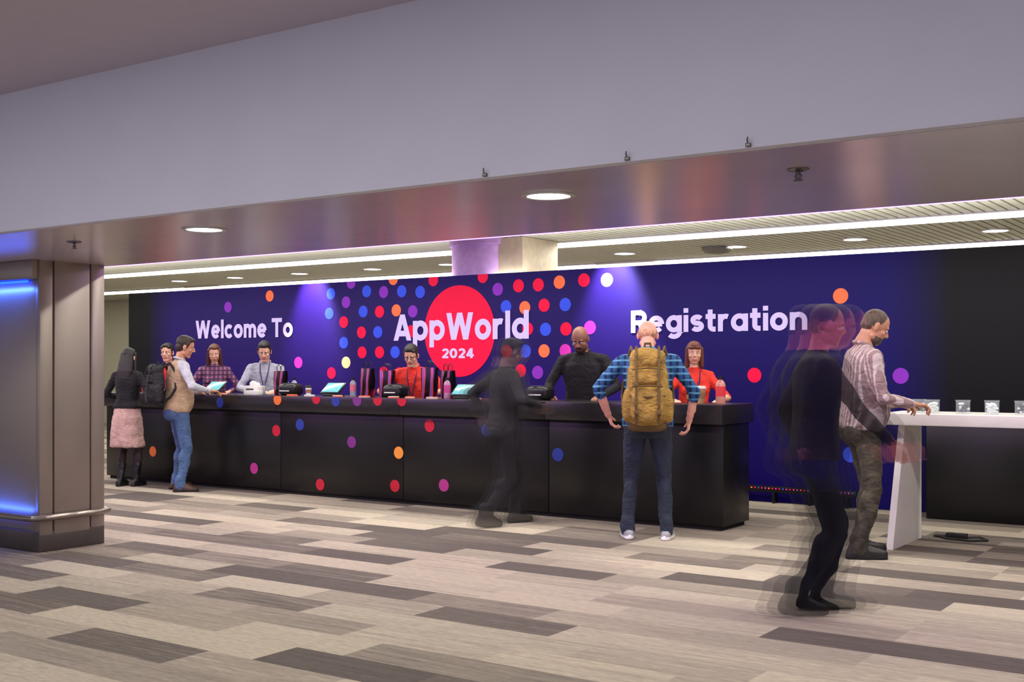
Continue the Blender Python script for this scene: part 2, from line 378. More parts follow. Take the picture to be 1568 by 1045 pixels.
ceilm=pmat('painted_ceiling',(200,190,204),.8,var=.02)
wallg=pmat('bulkhead_paint',(214,214,230),.6,var=.02,scale=3,bump=.04,bscale=60)
soff=pmat('soffit_satin_panel',(222,208,212),.22,metal=.35,var=.04,scale=3)
farw=pmat('far_wall_paint',(190,186,166),.8,var=.05)
b=B(); b.box((-10,-.5,3.06),(16,4.5,.06),'a',bev=0); b.obj('ceiling',ceilm)
b=B(); b.box((-10,4.03,2.60),(16,.03,.41),'a',bev=0)
b.obj('wall_bulkhead',wallg)
b=B(); b.box((-10,4.975,2.205),(16,.905,.0145),'a',bev=0); b.box((-10,5.86,2.6),(16,.02,.39),'a',bev=0); b.obj('ceiling_soffit',soff)
b=B()
x=-25.9
while x<6:
    b.box((x,11.9,2.985),(.042,6.0,.012),'a',bev=0); x+=.11
b.obj('ceiling_slats',pmat('slat_metal',(200,200,188),.5,metal=.1,var=.04))
b=B(); b.box((-10,11.9,3.07),(16,6.1,.06),'a',bev=0); b.obj('ceiling_plenum',pmat('plenum_paint',(110,110,102),.8))
plane('wall_back',[(-26,18,0),(6,18,0),(6,18,3.1),(-26,18,3.1)],farw)
plane('wall_left',[(-26,-5,0),(-26,18,0),(-26,18,3.1),(-26,-5,3.1)],farw)
plane('wall_right',[(6,18,0),(6,4,0),(6,4,3.1),(6,18,3.1)],farw)
white_em=pmat('linear_diffuser',(255,250,235),.5,var=0,es=5)
trimw=pmat('lamp_trim',(200,200,200),.4,metal=.6)
def strip(Y,w,x0=-25.5,x1=5.5,z=2.955):
    b=B(); b.box(((x0+x1)/2,Y,z+.012),((x1-x0)/2,w+.02,.012),'t',bev=.002); b.box(((x0+x1)/2,Y,z-.006),((x1-x0)/2-.01,w,.008),'e',bev=.002)
    b.obj('linear_ceiling_light',{'t':trimw,'e':white_em})
strip(12.85,.2); strip(15.85,.22); strip(7.2,.1); strip(9.9,.1)  # last two are unseen strips, added to light counter, wall and floor
b=B(); b.box((-10,5.905,2.215),(15.5,.022,.018),'t',bev=.002); b.box((-10,5.905,2.196),(15.4,.014,.006),'e',bev=.001)
b.obj('purple_led_strip',{'t':trimw,'e':pmat('purple_led',(205,130,255),.5,var=0,es=4,ecol=(200,130,255))})
dl_em=pmat('downlight_lens',(255,252,245),.5,var=0,es=9)
def downlight(X,Y,z,r=.1):
    b=B(); b.lathe((X,Y,z),[(r*1.28,0.012),(r*1.28,-.006),(r*1.2,-.010),(r*1.02,-.008),(r,-.002)],'t',36)
    b.lathe((X,Y,z),[(r,.0),(r,-.005),(.001,-.005)],'e',36); b.obj('recessed_downlight',{'t':trimw,'e':dl_em})
for X in (-7.70,-5.33,-2.96,-.6): downlight(X,4.58,2.190)
for X in (-17.5,-16,-14.4,-12.75,-11.2,-9.6,-8.07,-6.4,-4.8,-3.15): downlight(X,14.45,2.97,.14)
for X in (-18.2,-8.7): 
    b=B(); b.box((X,16.1,2.96),(.5,.55,.015),'t'); b.box((X,16.1,2.943),(.46,.51,.006),'e',bev=.001); b.obj('ceiling_light_panel',{'t':trimw,'e':pmat('warm_panel',(255,225,190),.5,var=0,es=2.2)})
chrome=pmat('sprinkler_metal',(120,115,112),.35,metal=.9)
for X,Y in((-1.74,4.54),(-6.56,4.58)):
    b=B(); b.lathe((X,Y,2.190),[(.045,0),(.045,-.004),(.03,-.010),(.012,-.012)],'a'); b.cap((X,Y,2.18),(X,Y,2.15),.007,.005,'a'); 
    for q in(-1,1): b.tube([(X+q*.006,Y,2.172),(X+q*.015,Y,2.16),(X+q*.004,Y,2.147)],.0025,'a')
    b.lathe((X,Y,2.143),[(.018,0),(.018,.003),(.003,.005)],'a'); b.obj('fire_sprinkler',chrome)
for X in(-2.90,-2.22,-1.72):
    b=B(); b.box((X,3.995,2.20),(.010,.007,.007),'a',bev=.002); b.tube([(X,3.992,2.205),(X,3.985,2.215),(X+.004,3.98,2.225)],.0028,'a'); b.obj('banner_hook',chrome)
b=B(); b.lathe((-6.64,14.4,2.97),[(.2,0),(.2,-.03),(.16,-.07),(.05,-.09),(.001,-.09)],'a'); b.obj('ceiling_speaker',pmat('speaker_grey',(120,118,112),.5))
b=B(); b.lathe((-8.72,12.15,0),[(.5,0),(.5,2.97)],'a',48); b.lathe((-8.72,12.15,2.9),[(.53,0),(.53,.07)],'a',48); b.box((-8.28,12.2,1.485),(.28,.4,1.485),'b',bev=.01)
b.obj('round_column',{'a':pmat('column_plaster_purple_lit',(190,150,215),.6),'b':pmat('column_cladding',(205,190,168),.6)})  # purple light on the round shaft is put into its plaster colour

# ---------------------------------------------------------------- backdrop wall
m=D.materials.new('backdrop_print'); m.use_nodes=True; nt=m.node_tree; p=nt.nodes['Principled BSDF']; L=nt.links.new
tc=nn(nt,'ShaderNodeTexCoord'); sp=nn(nt,'ShaderNodeSeparateXYZ'); L(tc.outputs['Object'],sp.inputs[0])
cr=nn(nt,'ShaderNodeValToRGB'); mr=nn(nt,'ShaderNodeMapRange'); mr.inputs[1].default_value=-15.1; mr.inputs[2].default_value=1; L(sp.outputs['X'],mr.inputs[0]); L(mr.outputs[0],cr.inputs[0])
e=cr.color_ramp.elements; pos=lambda X:(X+15.1)/16.1
e[0].position=pos(-14.6); e[0].color=(.004,.004,.006,1); e[1].position=pos(-2.9); e[1].color=(.004,.004,.006,1)  # wall colour fades to near black at both ends
for X,c in((-14.0,(32,8,98)),(-8.7,(30,3,96)),(-5,(19,3,94)),(-3.5,(16,4,94))):
    q=e.new(pos(X)); q.color=lin(c)
nz=nn(nt,'ShaderNodeTexNoise'); nz.inputs['Scale'].default_value=.7; L(tc.outputs['Object'],nz.inputs[0])
mx=nn(nt,'ShaderNodeMix',data_type='RGBA',blend_type='MULTIPLY'); mx.inputs[0].default_value=.25; L(cr.outputs[0],mx.inputs[6]); L(nz.outputs['Fac'],mx.inputs[7])
L(mx.outputs[2],p.inputs['Base Color']); p.inputs['Roughness'].default_value=.6; p.inputs['Specular IOR Level'].default_value=.2
L(mx.outputs[2],p.inputs['Emission Color']); p.inputs['Emission Strength'].default_value=.15  # faint self-glow brightens the print; the wall is no lightbox
b=B(); b.box((-7.02,11.5,1.25),(8.02,.05,1.25),'a',bev=.004); wall=b.obj('wall_registration_backdrop',m)
CC={'R':(228,12,64),'O':(240,112,70),'Y':(255,205,150),'B':(52,78,220),'P':(130,46,180),'M':(196,48,165)}
def pr(c,es=.22): return pmat('print_'+c+'_%d'%int(es*100),CC[c],.6,var=.03,es=es,spec=.2)  # self-glow brightens the printed dots and circle; real LEDs reuse it
WD=[(-12.82,2.23,'P'),(-11.98,2.36,'O'),(-11.43,1.44,'M'),(-10.83,2.35,'B'),(-10.86,2.09,'B'),(-10.47,2.48,'P'),(-10.56,2.23,'P'),(-10.60,1.97,'R'),(-10.60,1.70,'B'),(-10.56,1.44,'Y'),(-10.82,1.30,'R'),(-10.20,2.36,'B'),(-10.26,2.10,'B'),(-10.29,1.83,'R'),(-10.28,1.57,'R'),(-9.91,2.34,'P'),(-9.98,2.09,'R'),(-10.01,1.83,'B'),(-9.98,1.57,'R'),(-9.61,2.34,'B'),(-9.70,2.10,'O'),(-9.43,2.08,'P'),(-9.46,1.83,'R'),(-9.31,2.32,'B'),(-9.10,2.46,'R'),(-9.72,1.57,'B'),(-9.91,1.31,'R'),(-9.65,1.30,'R'),(-9.75,2.5,'O'),(-8.34,2.47,'R'),(-8.12,2.31,'P'),(-8.0,2.10,'B'),(-7.82,2.34,'R'),(-7.54,2.34,'R'),(-7.25,2.36,'O'),(-6.92,2.37,'R'),(-6.62,2.36,'Y'),(-7.73,2.08,'O'),(-7.46,2.10,'R'),(-7.17,2.10,'B'),(-7.69,1.83,'R'),(-7.44,1.82,'B'),(-7.16,1.82,'R'),(-6.84,1.83,'M'),(-7.46,1.57,'O'),(-7.17,1.57,'M'),(-7.72,1.57,'B'),(-7.99,1.57,'R'),(-7.55,1.32,'P'),(-7.79,1.34,'R'),(-3.95,2.09,'O'),(-4.86,1.30,'R'),(-3.36,1.30,'P'),(-3.85,.52,'B')]
def dots(lst,Y,r,name,parent,zmax,es):
    b=B()
    for X,z,c in lst:
        b.add([(X+r*math.cos(g),Y,min(zmax,z+r*math.sin(g))) for g in [i*math.pi/20 for i in range(40)]],[tuple(range(40))],c)
    return b.obj(name,{c:pr(c,es) for c in CC},parent=parent)
dots(WD,11.447,.077,'printed_dots',wall,2.5,.22)
b=B(); b.add([(-8.70+.54*math.cos(g),11.445,1.82+.56*math.sin(g)) for g in [i*math.pi/48 for i in range(96)]],[tuple(range(96))],'R'); b.obj('printed_circle',{'R':pr('R',.22)},parent=wall)
# stroke-drawn grotesk lettering
def arc(cx,cy,rx,ry,a0,a1,n=20): return [(cx+rx*math.cos(math.radians(a0+(a1-a0)*i/n)),cy+ry*math.sin(math.radians(a0+(a1-a0)*i/n))) for i in range(n+1)]
bowl=arc(.36,.37,.26,.275,0,360,32)
G={'W':([('d',(.11,1),(.34,0)),('d',(.34,0),(.62,1)),('d',(.62,1),(.90,0)),('d',(.90,0),(1.13,1))],1.24),
'T':([[(0,.90),(.78,.90)],[(.39,0),(.39,.90)]],.78),
'A':([('d',(.11,0),(.44,1)),('d',(.77,0),(.44,1)),[(.24,.27),(.64,.27)]],.88),
'R':([[(.10,0),(.10,1)],[(.05,.90),(.42,.90)]+arc(.42,.675,.22,.225,90,-90,14)+[(.05,.45)],('d',(.60,0),(.40,.46))],.74),
'e':([[(.09,.37),(.63,.37)],arc(.36,.37,.26,.275,0,318,28)],.72),
'l':([[(.10,0),(.10,1.02)]],.20),'c':([arc(.36,.37,.26,.275,42,318,26)],.66),'o':([bowl],.72),
'm':([[(.10,0),(.10,.74)],arc(.295,.42,.195,.225,180,0,14)+[(.49,0)],arc(.685,.42,.195,.225,180,0,14)+[(.88,0)]],.98),
'n':([[(.10,0),(.10,.74)],arc(.345,.40,.245,.245,180,0,14)+[(.59,0)]],.69),
'p':([bowl,[(.10,-.27),(.10,.74)]],.72),'a':([bowl,[(.62,0),(.62,.74)]],.72),'d':([bowl,[(.62,0),(.62,1.02)]],.72),
'g':([bowl,[(.62,.74),(.62,.0)]+arc(.37,-.0,.25,.19,0,-145,14)],.72),
'r':([[(.10,0),(.10,.74)],arc(.33,.40,.23,.245,180,65,10)],.47),
'i':([[(.10,0),(.10,.74)],[(.10,.84),(.10,1.04)]],.20),
's':([arc(.31,.508,.19,.135,28,270,16)+arc(.31,.238,.2,.135,90,-152,16)[1:]],.60),
't':([[(.2,.95),(.2,.26)]+arc(.35,.25,.15,.15,180,270,6)+[(.44,.10)],[(.0,.65),(.44,.65)]],.46),
'2':([arc(.31,.67,.21,.225,165,-35,14)+[(.13,.10)],[(.03,.10),(.58,.10)]],.6),'0':([arc(.33,.5,.23,.40,0,360,28)],.66),
'4':([[(.44,.0),(.44,1)],('d',(.10,.28),(.44,1)),[(.03,.29),(.66,.29)]],.68),' ':([],.22)}
txm=pmat('print_lettering',(204,190,236),.6,var=.01,es=.2,spec=.2)  # white letters with purple light put into the colour, plus a faint glow
def text(s,x0,x1,base,cap,nm,sw=.215,sp=.09):
    b=B(); x=0; allq=[]; lays=[]
    for ch in s:
        pls,adv=G[ch]
        for li,pl_ in enumerate(pls):
            if pl_[0]=='d':
                (ax_,ay_),(bx_,by_)=pl_[1],pl_[2]; h=sw*.54
                allq.append([V((ax_+x-h,ay_)),V((bx_+x-h,by_)),V((bx_+x+h,by_)),V((ax_+x+h,ay_))]); lays.append(li); continue
            n=len(pl_); pts=[V((a_+x,b_)) for a_,b_ in pl_]; closed=(pts[0]-pts[-1]).length<1e-4; L_=[];R_=[]
            for i,q in enumerate(pts):
                d0=(pts[i]-pts[i-1]).normalized() if i>0 else None; d1=(pts[i+1]-pts[i]).normalized() if i<n-1 else None
                if closed and i in(0,n-1): d0=(pts[-1]-pts[-2]).normalized(); d1=(pts[1]-pts[0]).normalized()
                if d0 is None: d0=d1
                if d1 is None: d1=d0
                n0=V((-d0.y,d0.x)); n1_=V((-d1.y,d1.x)); nm_=(n0+n1_)
                if nm_.length<.2: nm_=n0
                nm_.normalize(); kx=min(1.7,1/max(.3,nm_.dot(n0))); L_.append(q+nm_*sw/2*kx); R_.append(q-nm_*sw/2*kx)
            for i in range(n-1): allq.append([L_[i],L_[i+1],R_[i+1],R_[i]]); lays.append(li)
        x+=adv+sp
    mn=min(q.x for k in allq for q in k); mxx=max(q.x for k in allq for q in k)
    for k,li in zip(allq,lays):
        ar=sum(k[i].x*k[(i+1)%4].y-k[(i+1)%4].x*k[i].y for i in range(4))
        if ar<0: k=k[::-1]
        b.add([(x0+(q.x-mn)/(mxx-mn)*(x1-x0),11.442-.0006*li,base+min(q.y,1.04)*cap) for q in k],[(0,1,2,3)],'a')
    b.obj(nm,txm,parent=wall,ang=1)
text('Welcome To',-13.50,-11.53,1.79,.26,'lettering_welcome')
text('AppWorld',-9.74,-7.67,1.715,.33,'lettering_event')
text('2024',-8.96,-8.47,1.49,.12,'lettering_year')
text('Registration',-6.31,-4.29,1.76,.245,'lettering_registration')
b=B(); b.box((-4.6,11.36,.14),(.85,.035,.03),'k',bev=.006)
for i in range(5): b.box((-5.35+i*.375,11.36,.055),(.012,.05,.055),'k',bev=.003)
cols=['R','B','P','O','M']
for i in range(44): b.box((-5.4+i*.0375,11.322,.15),(.006,.004,.006),random.choice(cols),bev=0)
md={'k':pmat('black_metal',(18,18,20),.4,metal=.3)}; md.update({c:pr(c,1.0) for c in CC}); b.obj('led_batten',md)

# ---------------------------------------------------------------- registration counter
blk=pmat('counter_black_laminate',(20,18,20),.3,var=.1,scale=2,spec=.4); blk2=pmat('counter_top_laminate',(34,30,34),.25,var=.1)
b=B(); seams=[-12.45,-11.15,-9.40,-7.66,-5.91,-4.16]
for x0,x1 in zip(seams[:-1],seams[1:]): b.box(((x0+x1)/2,9.42,.475),((x1-x0)/2-.003,.27,.435),'a',bev=.004)
b.box((-8.3,9.42,.03),(4.10,.25,.03),'k',bev=0); b.box((-8.3,9.42,.45),(4.1,.25,.4),'k',bev=0)
for x0,x1 in zip(seams[:-1],seams[1:]): b.box(((x0+x1)/2+ (0.01 if x1>-4.2 else 0),9.41,.985),((x1-x0)/2-.0015+(0.01 if x1>-4.2 else 0),.33,.083),'t',bev=.005)
counter=b.obj('registration_counter',{'a':blk,'k':pmat('plinth_black',(8,8,8),.8),'t':blk2})
KD=[(-9.47,.685,'R'),(-9.11,.76,'B'),(-8.36,.60,'P'),(-9.82,.253,'M'),(-8.81,.13,'R'),(-7.72,.516,'Y'),(-7.77,.177,'R'),(-7.32,.80,'R'),(-7.14,.219,'M'),(-5.81,.579,'B'),(-6.62,.78,'B'),(-11.56,.369,'O')]
def kdots():
    saved=dict(CC); CC.update({'R':(190,20,50),'B':(40,56,150),'P':(120,44,130),'M':(170,48,130),'Y':(240,150,60),'O':(225,110,50)})
    def pk(c): return pmat('counter_print_'+c,CC[c],.4,var=.03,es=.06)
    for lst,Y,nm,r in((KD,9.147,'counter_dots',.062),(FD,9.077,'fascia_dots',.06)):
        b=B()
        for X,z,c in lst: b.add([(X+r*math.cos(g),Y,min(1.066,z+r*math.sin(g))) for g in [i*math.pi/20 for i in range(40)]],[tuple(range(40))],c)
        b.obj(nm,{c:pk(c) for c in CC},parent=counter)
    CC.update(saved)
FD=[(-9.38,1.03,'O'),(-8.80,1.05,'R'),(-8.52,1.03,'B'),(-8.22,1.04,'P'),(-7.94,1.05,'R'),(-7.62,1.05,'R'),(-10.3,.98,'B')]
kdots()

# ---------------------------------------------------------------- pillar
pm=pmat('pillar_metal_panel',(150,138,130),.38,metal=.55,var=.04,scale=2); pd=pmat('pillar_base',(70,62,60),.5)
b=B()
b.box((-8.6,5.5,1.1),(.68,.26,1.1),'p',bev=.01)
b.box((-7.925,5.275,1.16),(.025,.055,1.04),'p',bev=.006); b.box((-7.925,5.5,1.16),(.025,.155,1.04),'p',bev=.006); b.box((-7.925,5.73,1.16),(.025,.065,1.04),'p',bev=.02)
b.box((-8.6,5.5,.075),(.70,.29,.075),'d',bev=.01)
b.box((-8.65,5.22,2.12),(.73,.05,.07),'p',bev=.006)
b.tube([(-9.4,5.14,.26),(-7.98,5.14,.26),(-7.90,5.16,.26),(-7.86,5.24,.26),(-7.855,5.5,.26),(-7.86,5.72,.26),(-7.90,5.82,.26),(-8.0,5.86,.26)],.024,'r',seg=12)
b.box((-8.65,5.215,2.035),(.6,.012,.008),'e',bev=.002); b.box((-8.65,5.215,.235),(.6,.012,.008),'e',bev=.002)
b.obj('pillar',{'p':pm,'d':pd,'r':pmat('bumper_rail',(150,140,132),.3,metal=.8),'e':pmat('blue_led',(30,60,255),.5,var=0,es=6,ecol=(20,60,255))})

# ---------------------------------------------------------------- white display table
wt=pmat('white_laminate',(232,228,224),.35,var=.03)
b=B(); b.box((-1.3,9.45,.985),(1.55,.30,.045),'a',bev=.008)
for X in(-2.72,.12):
    vs=[]
    for q in(-.025,.025):
        vs+=[(X+q,8.98,.0),(X+q,9.75,0),(X+q,9.75,.945),(X+q,9.3,.945)]
    b.add(vs,[(3,2,1,0),(4,5,6,7),(0,1,5,4),(1,2,6,5),(2,3,7,6),(3,0,4,7)],'a')
b.obj('display_table',wt)
b=B(); b.box((-1.95,11.2,.43),(1.05,.2,.43),'a',bev=.01); b.box((-1.95,11.2,.875),(1.08,.22,.015),'a',bev=.004); b.box((-1.95,11.0,.45),(.004,.004,.4),'k',bev=0); b.obj('black_cabinet',{'a':blk,'k':blk2})
b=B(); P0=[(-2.62,9.85,.012),(-2.5,9.93,.012),(-2.4,9.86,.012),(-2.28,9.9,.02),(-2.2,9.82,.012),(-2.32,9.72,.012),(-2.5,9.76,.012),(-2.62,9.9,.012)]
b.tube(P0,.009,'a'); b.box((-2.44,9.84,.025),(.08,.035,.022),'a',bev=.006); b.obj('power_cable',pmat('cable_black',(14,14,14),.5))
glass=pmat('jar_glass',(225,235,240),.06,var=0,alpha=.22,spec=.7)
for X,c,y in((-2.62,(40,42,46),9.42),(-2.50,(225,232,230),9.35),(-2.28,(40,170,70),9.38),(-2.07,(225,100,40),9.38),(-1.86,(30,40,50),9.4)):
    b=B(); b.lathe((X,y,1.03),[(.045,0),(.052,.006),(.052,.095),(.056,.10),(.056,.106),(.050,.106)],'g')
    for i in range(48):
        g=random.uniform(0,6.28); r=random.uniform(.01,.037); b.ell((X+r*math.cos(g),y+r*math.sin(g),1.03+.018+i*.0013),(.0125,.0125,.010),random.choice('cccw'))
    b.obj('candy_jar',{'g':glass,'c':pmat('candy_%d'%c[0],c,.35,es=.1),'w':pmat('candy_white',(235,235,235),.4)})

# ---------------------------------------------------------------- counter items
Z=1.069
tealscr=pmat('tablet_screen',(110,180,185),.2,var=.1,scale=30,es=.45); bkp=pmat('black_plastic',(20,20,22),.35)
for X in(-10.66,-8.79,-7.02):
    b=B(); R4=Matrix.Rotation(math.radians(40),3,'X')
    b.box((X,9.33,Z+.012),(.09,.08,.012),'k',bev=.006); b.box((X,9.38,Z+.06),(.02,.012,.055),'k',bev=.004)
    b.box((X,9.33,Z+.085),(.135,.088,.008),'k',bev=.006,R=R4); b.box((X,9.324,Z+.093),(.118,.072,.002),'s',bev=.0005,R=R4)
    b.obj('checkin_tablet',{'k':bkp,'s':tealscr})
m=D.materials.new('iridescent_bag'); m.use_nodes=True; nt=m.node_tree; p=nt.nodes['Principled BSDF']; L=nt.links.new
tc=nn(nt,'ShaderNodeTexCoord'); wv=nn(nt,'ShaderNodeTexWave',bands_direction='X'); wv.inputs['Scale'].default_value=3.2; wv.inputs['Distortion'].default_value=3; wv.inputs['Detail'].default_value=1; L(tc.outputs['Object'],wv.inputs[0])
cr=nn(nt,'ShaderNodeValToRGB'); e=cr.color_ramp.elements; e[0].color=lin((14,12,20)); e[0].position=.5; e[1].color=lin((240,80,50)); e[1].position=.88
q=e.new(.74); q.color=lin((150,14,40)); q=e.new(.98); q.color=lin((60,90,200)); L(wv.outputs['Fac'],cr.inputs[0]); L(cr.outputs[0],p.inputs['Base Color']); p.inputs['Roughness'].default_value=.25; p.inputs['Metallic'].default_value=.4
L(cr.outputs[0],p.inputs['Emission Color']); p.inputs['Emission Strength'].default_value=.12
for X,y,h in((-9.71,9.45,.27),(-8.38,9.42,.30),(-8.18,9.5,.28),(-7.52,9.4,.31),(-7.36,9.5,.28)):
    b=B(); b.loft([((0,0,0),(.07,0,0),(0,.045,0)),((0,0,.01),(.075,0,0),(0,.05,0)),((0,0,h*.6),(.085,0,0),(0,.05,0)),((0,0,h),(.095,0,0),(0,.03,0)),((0,0,h-.005),(.09,0,0),(0,.026,0)),((0,0,h*.8),(.08,0,0),(0,.03,0))],'a',n=6)
    for q in(-1,1): b.tube([(-.035,q*.028,h),(-.03,q*.03,h+.05),(0,q*.03,h+.07),(.03,q*.03,h+.05),(.035,q*.028,h)],.004,'h',seg=6)
    b.obj('gift_bag',{'a':m,'h':bkp},(X,y,Z),random.uniform(-.3,.3))
for X,y in((-9.45,9.35),(-7.95,9.38),(-6.2,9.45)):
    b=B(); b.ell((X,y,Z+.065),(.12,.1,.065),'k',n=5); b.box((X,y-.1,Z+.05),(.07,.012,.006),'w',bev=.002); b.box((X,y-.02,Z+.132),(.07,.05,.004),'g',bev=.002); b.obj('label_printer',{'k':bkp,'w':wt,'g':pmat('grey_plastic',(70,70,75),.4)})
b=B(); b.box((-10.03,9.35,Z+.05),(.11,.07,.05),'w',bev=.01); b.box((-9.93,9.25,Z+.025),(.09,.05,.025),'w',bev=.006); b.ell((-10.05,9.35,Z+.12),(.05,.03,.035),'w',n=2.2); b.ell((-10.0,9.36,Z+.11),(.05,.02,.03),'w'); b.box((-10.03,9.278,Z+.05),(.06,.003,.02),'g',bev=.001); b.obj('tissue_box',{'w':wt,'g':pmat('grey_plastic',(70,70,75),.4)})
def bottle(X,y,c,cc,h=.22,r=.033,nm='water_bottle'):
    b=B(); s=h/.22; b.lathe((X,y,Z),[(.001,0),(r*.9,0),(r,.008),(r,.06*s),(r*.94,.07*s),(r,.08*s),(r,.15*s),(r*.8,.172*s),(r*.42,.188*s),(r*.42,.195*s)],'a'); b.lathe((X,y,Z),[(r*1.01,.06*s),(r*1.015,.065*s),(r*1.015,.135*s),(r*1.01,.14*s)],'l'); b.lathe((X,y,Z),[(r*.5,.193*s),(r*.5,h),(.001,h)],'c')
    b.obj(nm,{'a':pmat('bottle_%d'%c[0],c,.12,var=.02,trans=.5),'l':pmat('label_%d_%d'%(cc[0],cc[1]),cc,.4),'c':bkp})
bottle(-4.27,9.33,(255,190,170),(235,60,70),.24,.042); bottle(-7.24,9.33,(240,180,215),(200,70,140),.21,.035); bottle(-8.57,9.4,(200,210,225),(230,120,140),.2); bottle(-9.6,9.55,(230,230,235),(60,80,220),.19)
def cup(X,y,c,lid,h=.13,r=.042):
    b=B(); b.lathe((X,y,Z),[(.001,0),(r*.72,0),(r,h),(r*1.03,h+.004)],'a'); b.lathe((X,y,Z),[(r*.86,h*.35),(r*.99,h*.75)],'s'); b.lathe((X,y,Z),[(r*1.07,h-.002),(r*1.07,h+.01),(r*.9,h+.018),(r*.88,h+.024),(.001,h+.02)],'l'); b.obj('coffee_cup',{'a':pmat('cup_%d'%c[0],c,.6),'s':pmat('cup_sleeve',(165,120,80),.8),'l':pmat('cup_lid_%d'%lid[0],lid,.4)})
cup(-4.45,9.32,(190,150,110),(225,220,215)); cup(-4.60,9.42,(28,28,30),(40,40,42),.1,.036); cup(-9.16,9.33,(235,235,235),(35,30,30),.09,.035)
for X,y in((-9.22,9.14),(-8.98,9.16),(-8.55,9.14),(-8.2,9.17),(-7.78,9.14),(-7.6,9.18),(-10.35,9.16),(-6.75,9.15),(-7.3,9.16)):
    b=B(); R=Matrix.Rotation(random.uniform(-.6,.6),3,'Z'); 
    for j in range(3): b.box((0,0,.003+.006*j),(.05-.002*j,.035,.0028),random.choice(['w','o','w']),bev=.001,R=R)
    b.obj('badge_stack',{'w':wt,'o':pmat('card_orange',(240,110,80),.5)},(X,y,Z))

# ---------------------------------------------------------------- backpacks
def backpack(nm,par,lx,ly,lz,s,c1,c2,pitch=0,sx=1):
    b=B(); b.ell((0,0,0),(.155,.085,.235),'a',n=4); b.ell((0,-.01,.21),(.14,.09,.075),'a',n=3)
    b.ell((0,-.085,-.10),(.125,.05,.12),'a',n=4); b.ell((0,-.085,.085),(.10,.035,.05),'a',n=4)
    for q in(-1,1): b.ell((q*.155,-.01,-.1),(.035,.05,.11),'a',n=3.5)
    b.ell((0,.02,-.235),(.15,.06,.04),'b',n=3)
    r=remesh(b,.009,2,.5,.008)
    for q in(-1,1):
        r.tube([(q*.085,.05,.27),(q*.085,-.06,.29),(q*.085,-.11,.22),(q*.085,-.135,.08),(q*.085,-.15,-.1),(q*.085,-.12,-.22)],.010,'b',seg=8,flat=.4,ax=(0,1,0))
        r.box((q*.085,-.14,.03),(.018,.008,.014),'b',bev=.003); r.box((q*.085,-.148,-.15),(.018,.008,.014),'b',bev=.003)
        r.tube([(q*.14,.06,-.2),(q*.19,.13,-.14),(q*.2,.2,-.02),(q*.17,.2,.2),(q*.13,.14,.30),(q*.10,.05,.24)],.018,'b',seg=8,flat=.5)
    r.tube([(-.11,-.118,.135),(0,-.126,.142),(.11,-.118,.135)],.005,'b',seg=6); r.tube([(-.11,-.138,.02),(0,-.142,.025),(.11,-.138,.02)],.006,'b',seg=6); r.tube([(-.13,-.1,-.04),(0,-.142,-.05),(.13,-.1,-.04)],.006,'b',seg=6)
    r.tube([(-.03,.03,.27),(-.02,.02,.32),(.02,.02,.32),(.03,.03,.27)],.008,'b')
    M=Matrix.Diagonal((s*sx,s,s,1)); q=B(); q.merge(r,Matrix.Rotation(pitch,4,'X')@M)
    ma=pmat('pack_%d'%c1[0],c1,.75,var=.35,bump=.3); cloth_bump(ma,14,.8)
    o=q.obj(nm,{'a':ma,'b':pmat('pack_strap_%d'%c2[0],c2,.7,var=.1)},ang=180)
    rz=par.rotation_euler.z; o.location=par.location+Matrix.Rotation(rz,3,'Z')@V((lx,ly,lz)); o.rotation_euler=(0,0,rz)
    return o

# ---------------------------------------------------------------- people placement
denim=cloth_bump(pmat('denim_blue',(72,98,138),.85,var=.25,scale=9,bump=.3,bscale=500)); dkden=cloth_bump(pmat('denim_dark',(36,44,62),.85,var=.3,scale=9,bump=.3,bscale=500))
person('standing_woman',-11.42,8.68,112,1.60,top=(22,20,24),bottom=(196,160,150),fem=True,skirt=True,boots=True,hair='long',hairc=(28,20,20),shoe=(20,18,18),sole=(15,15,15),hands=((-.17,.2,1.02),(.17,.2,1.02)),hpitch=.15,feet=((-.09,0,.1,0),(.09,.03,-.1,0)),palm='down')
p=person('standing_man',-10.56,8.70,66,1.73,top=(190,190,200),vest=(176,148,118),bottom=denim,hair='short',hairc=(45,32,26),shoe=(70,42,30),hands=((-.24,.30,1.10),(.28,.27,1.12)),hpitch=.25,hyaw=-.3,w=1.12,belly=.03,lean=.05,palm='down',feet=((-.18,.03,.1,0),(.17,-.02,-.3,0)),skin='tan')
backpack('backpack',p,-.02,-.235,1.17,.85,(34,32,38),(20,20,22))
plb=plaid('plaid_blue',(28,82,140),(12,30,70),(90,150,190),6,6)
p=person('standing_man',-4.49,8.42,118,1.79,top=plb,bottom=dkden,skin='pink',hair='bald',hairc=(205,150,120),shoe=(150,150,155),sole=(225,225,225),hands=((-.32,.14,1.0),(.34,.16,.96)),lean=.09,hpitch=.5,w=1.15,sleeve='roll',feet=((-.16,.02,.2,0),(.15,.0,-.25,0)),curl=.7,elb=(1,-.35,0),belly=.03)
backpack('backpack',p,0,-.215,1.20,1.18,(160,126,54),(98,74,34),pitch=-.08,sx=.88)
st=plaid('shirt_stripe',(150,124,124),(200,182,182),(70,50,60),9,0)
person('standing_man',-2.80,8.58,40,1.83,top=st,bottom=cloth_bump(pmat('camo_olive',(62,56,44),.85,var=.5,scale=14)),skin='tan',hair='buzz',hairc=(84,66,54),beard=True,shoe=(28,24,24),sole=(18,18,18),hands=((-.10,.30,1.11),(.2,.30,1.12)),hpitch=.5,hyaw=-.1,lean=.03,feet=((-.12,.03,.1,0),(.14,-.08,-.2,0)),sleeve='long',palm='down',curl=.8,belly=.04,w=1.1,elb=(.35,-1,-.6))
red=(226,52,40)
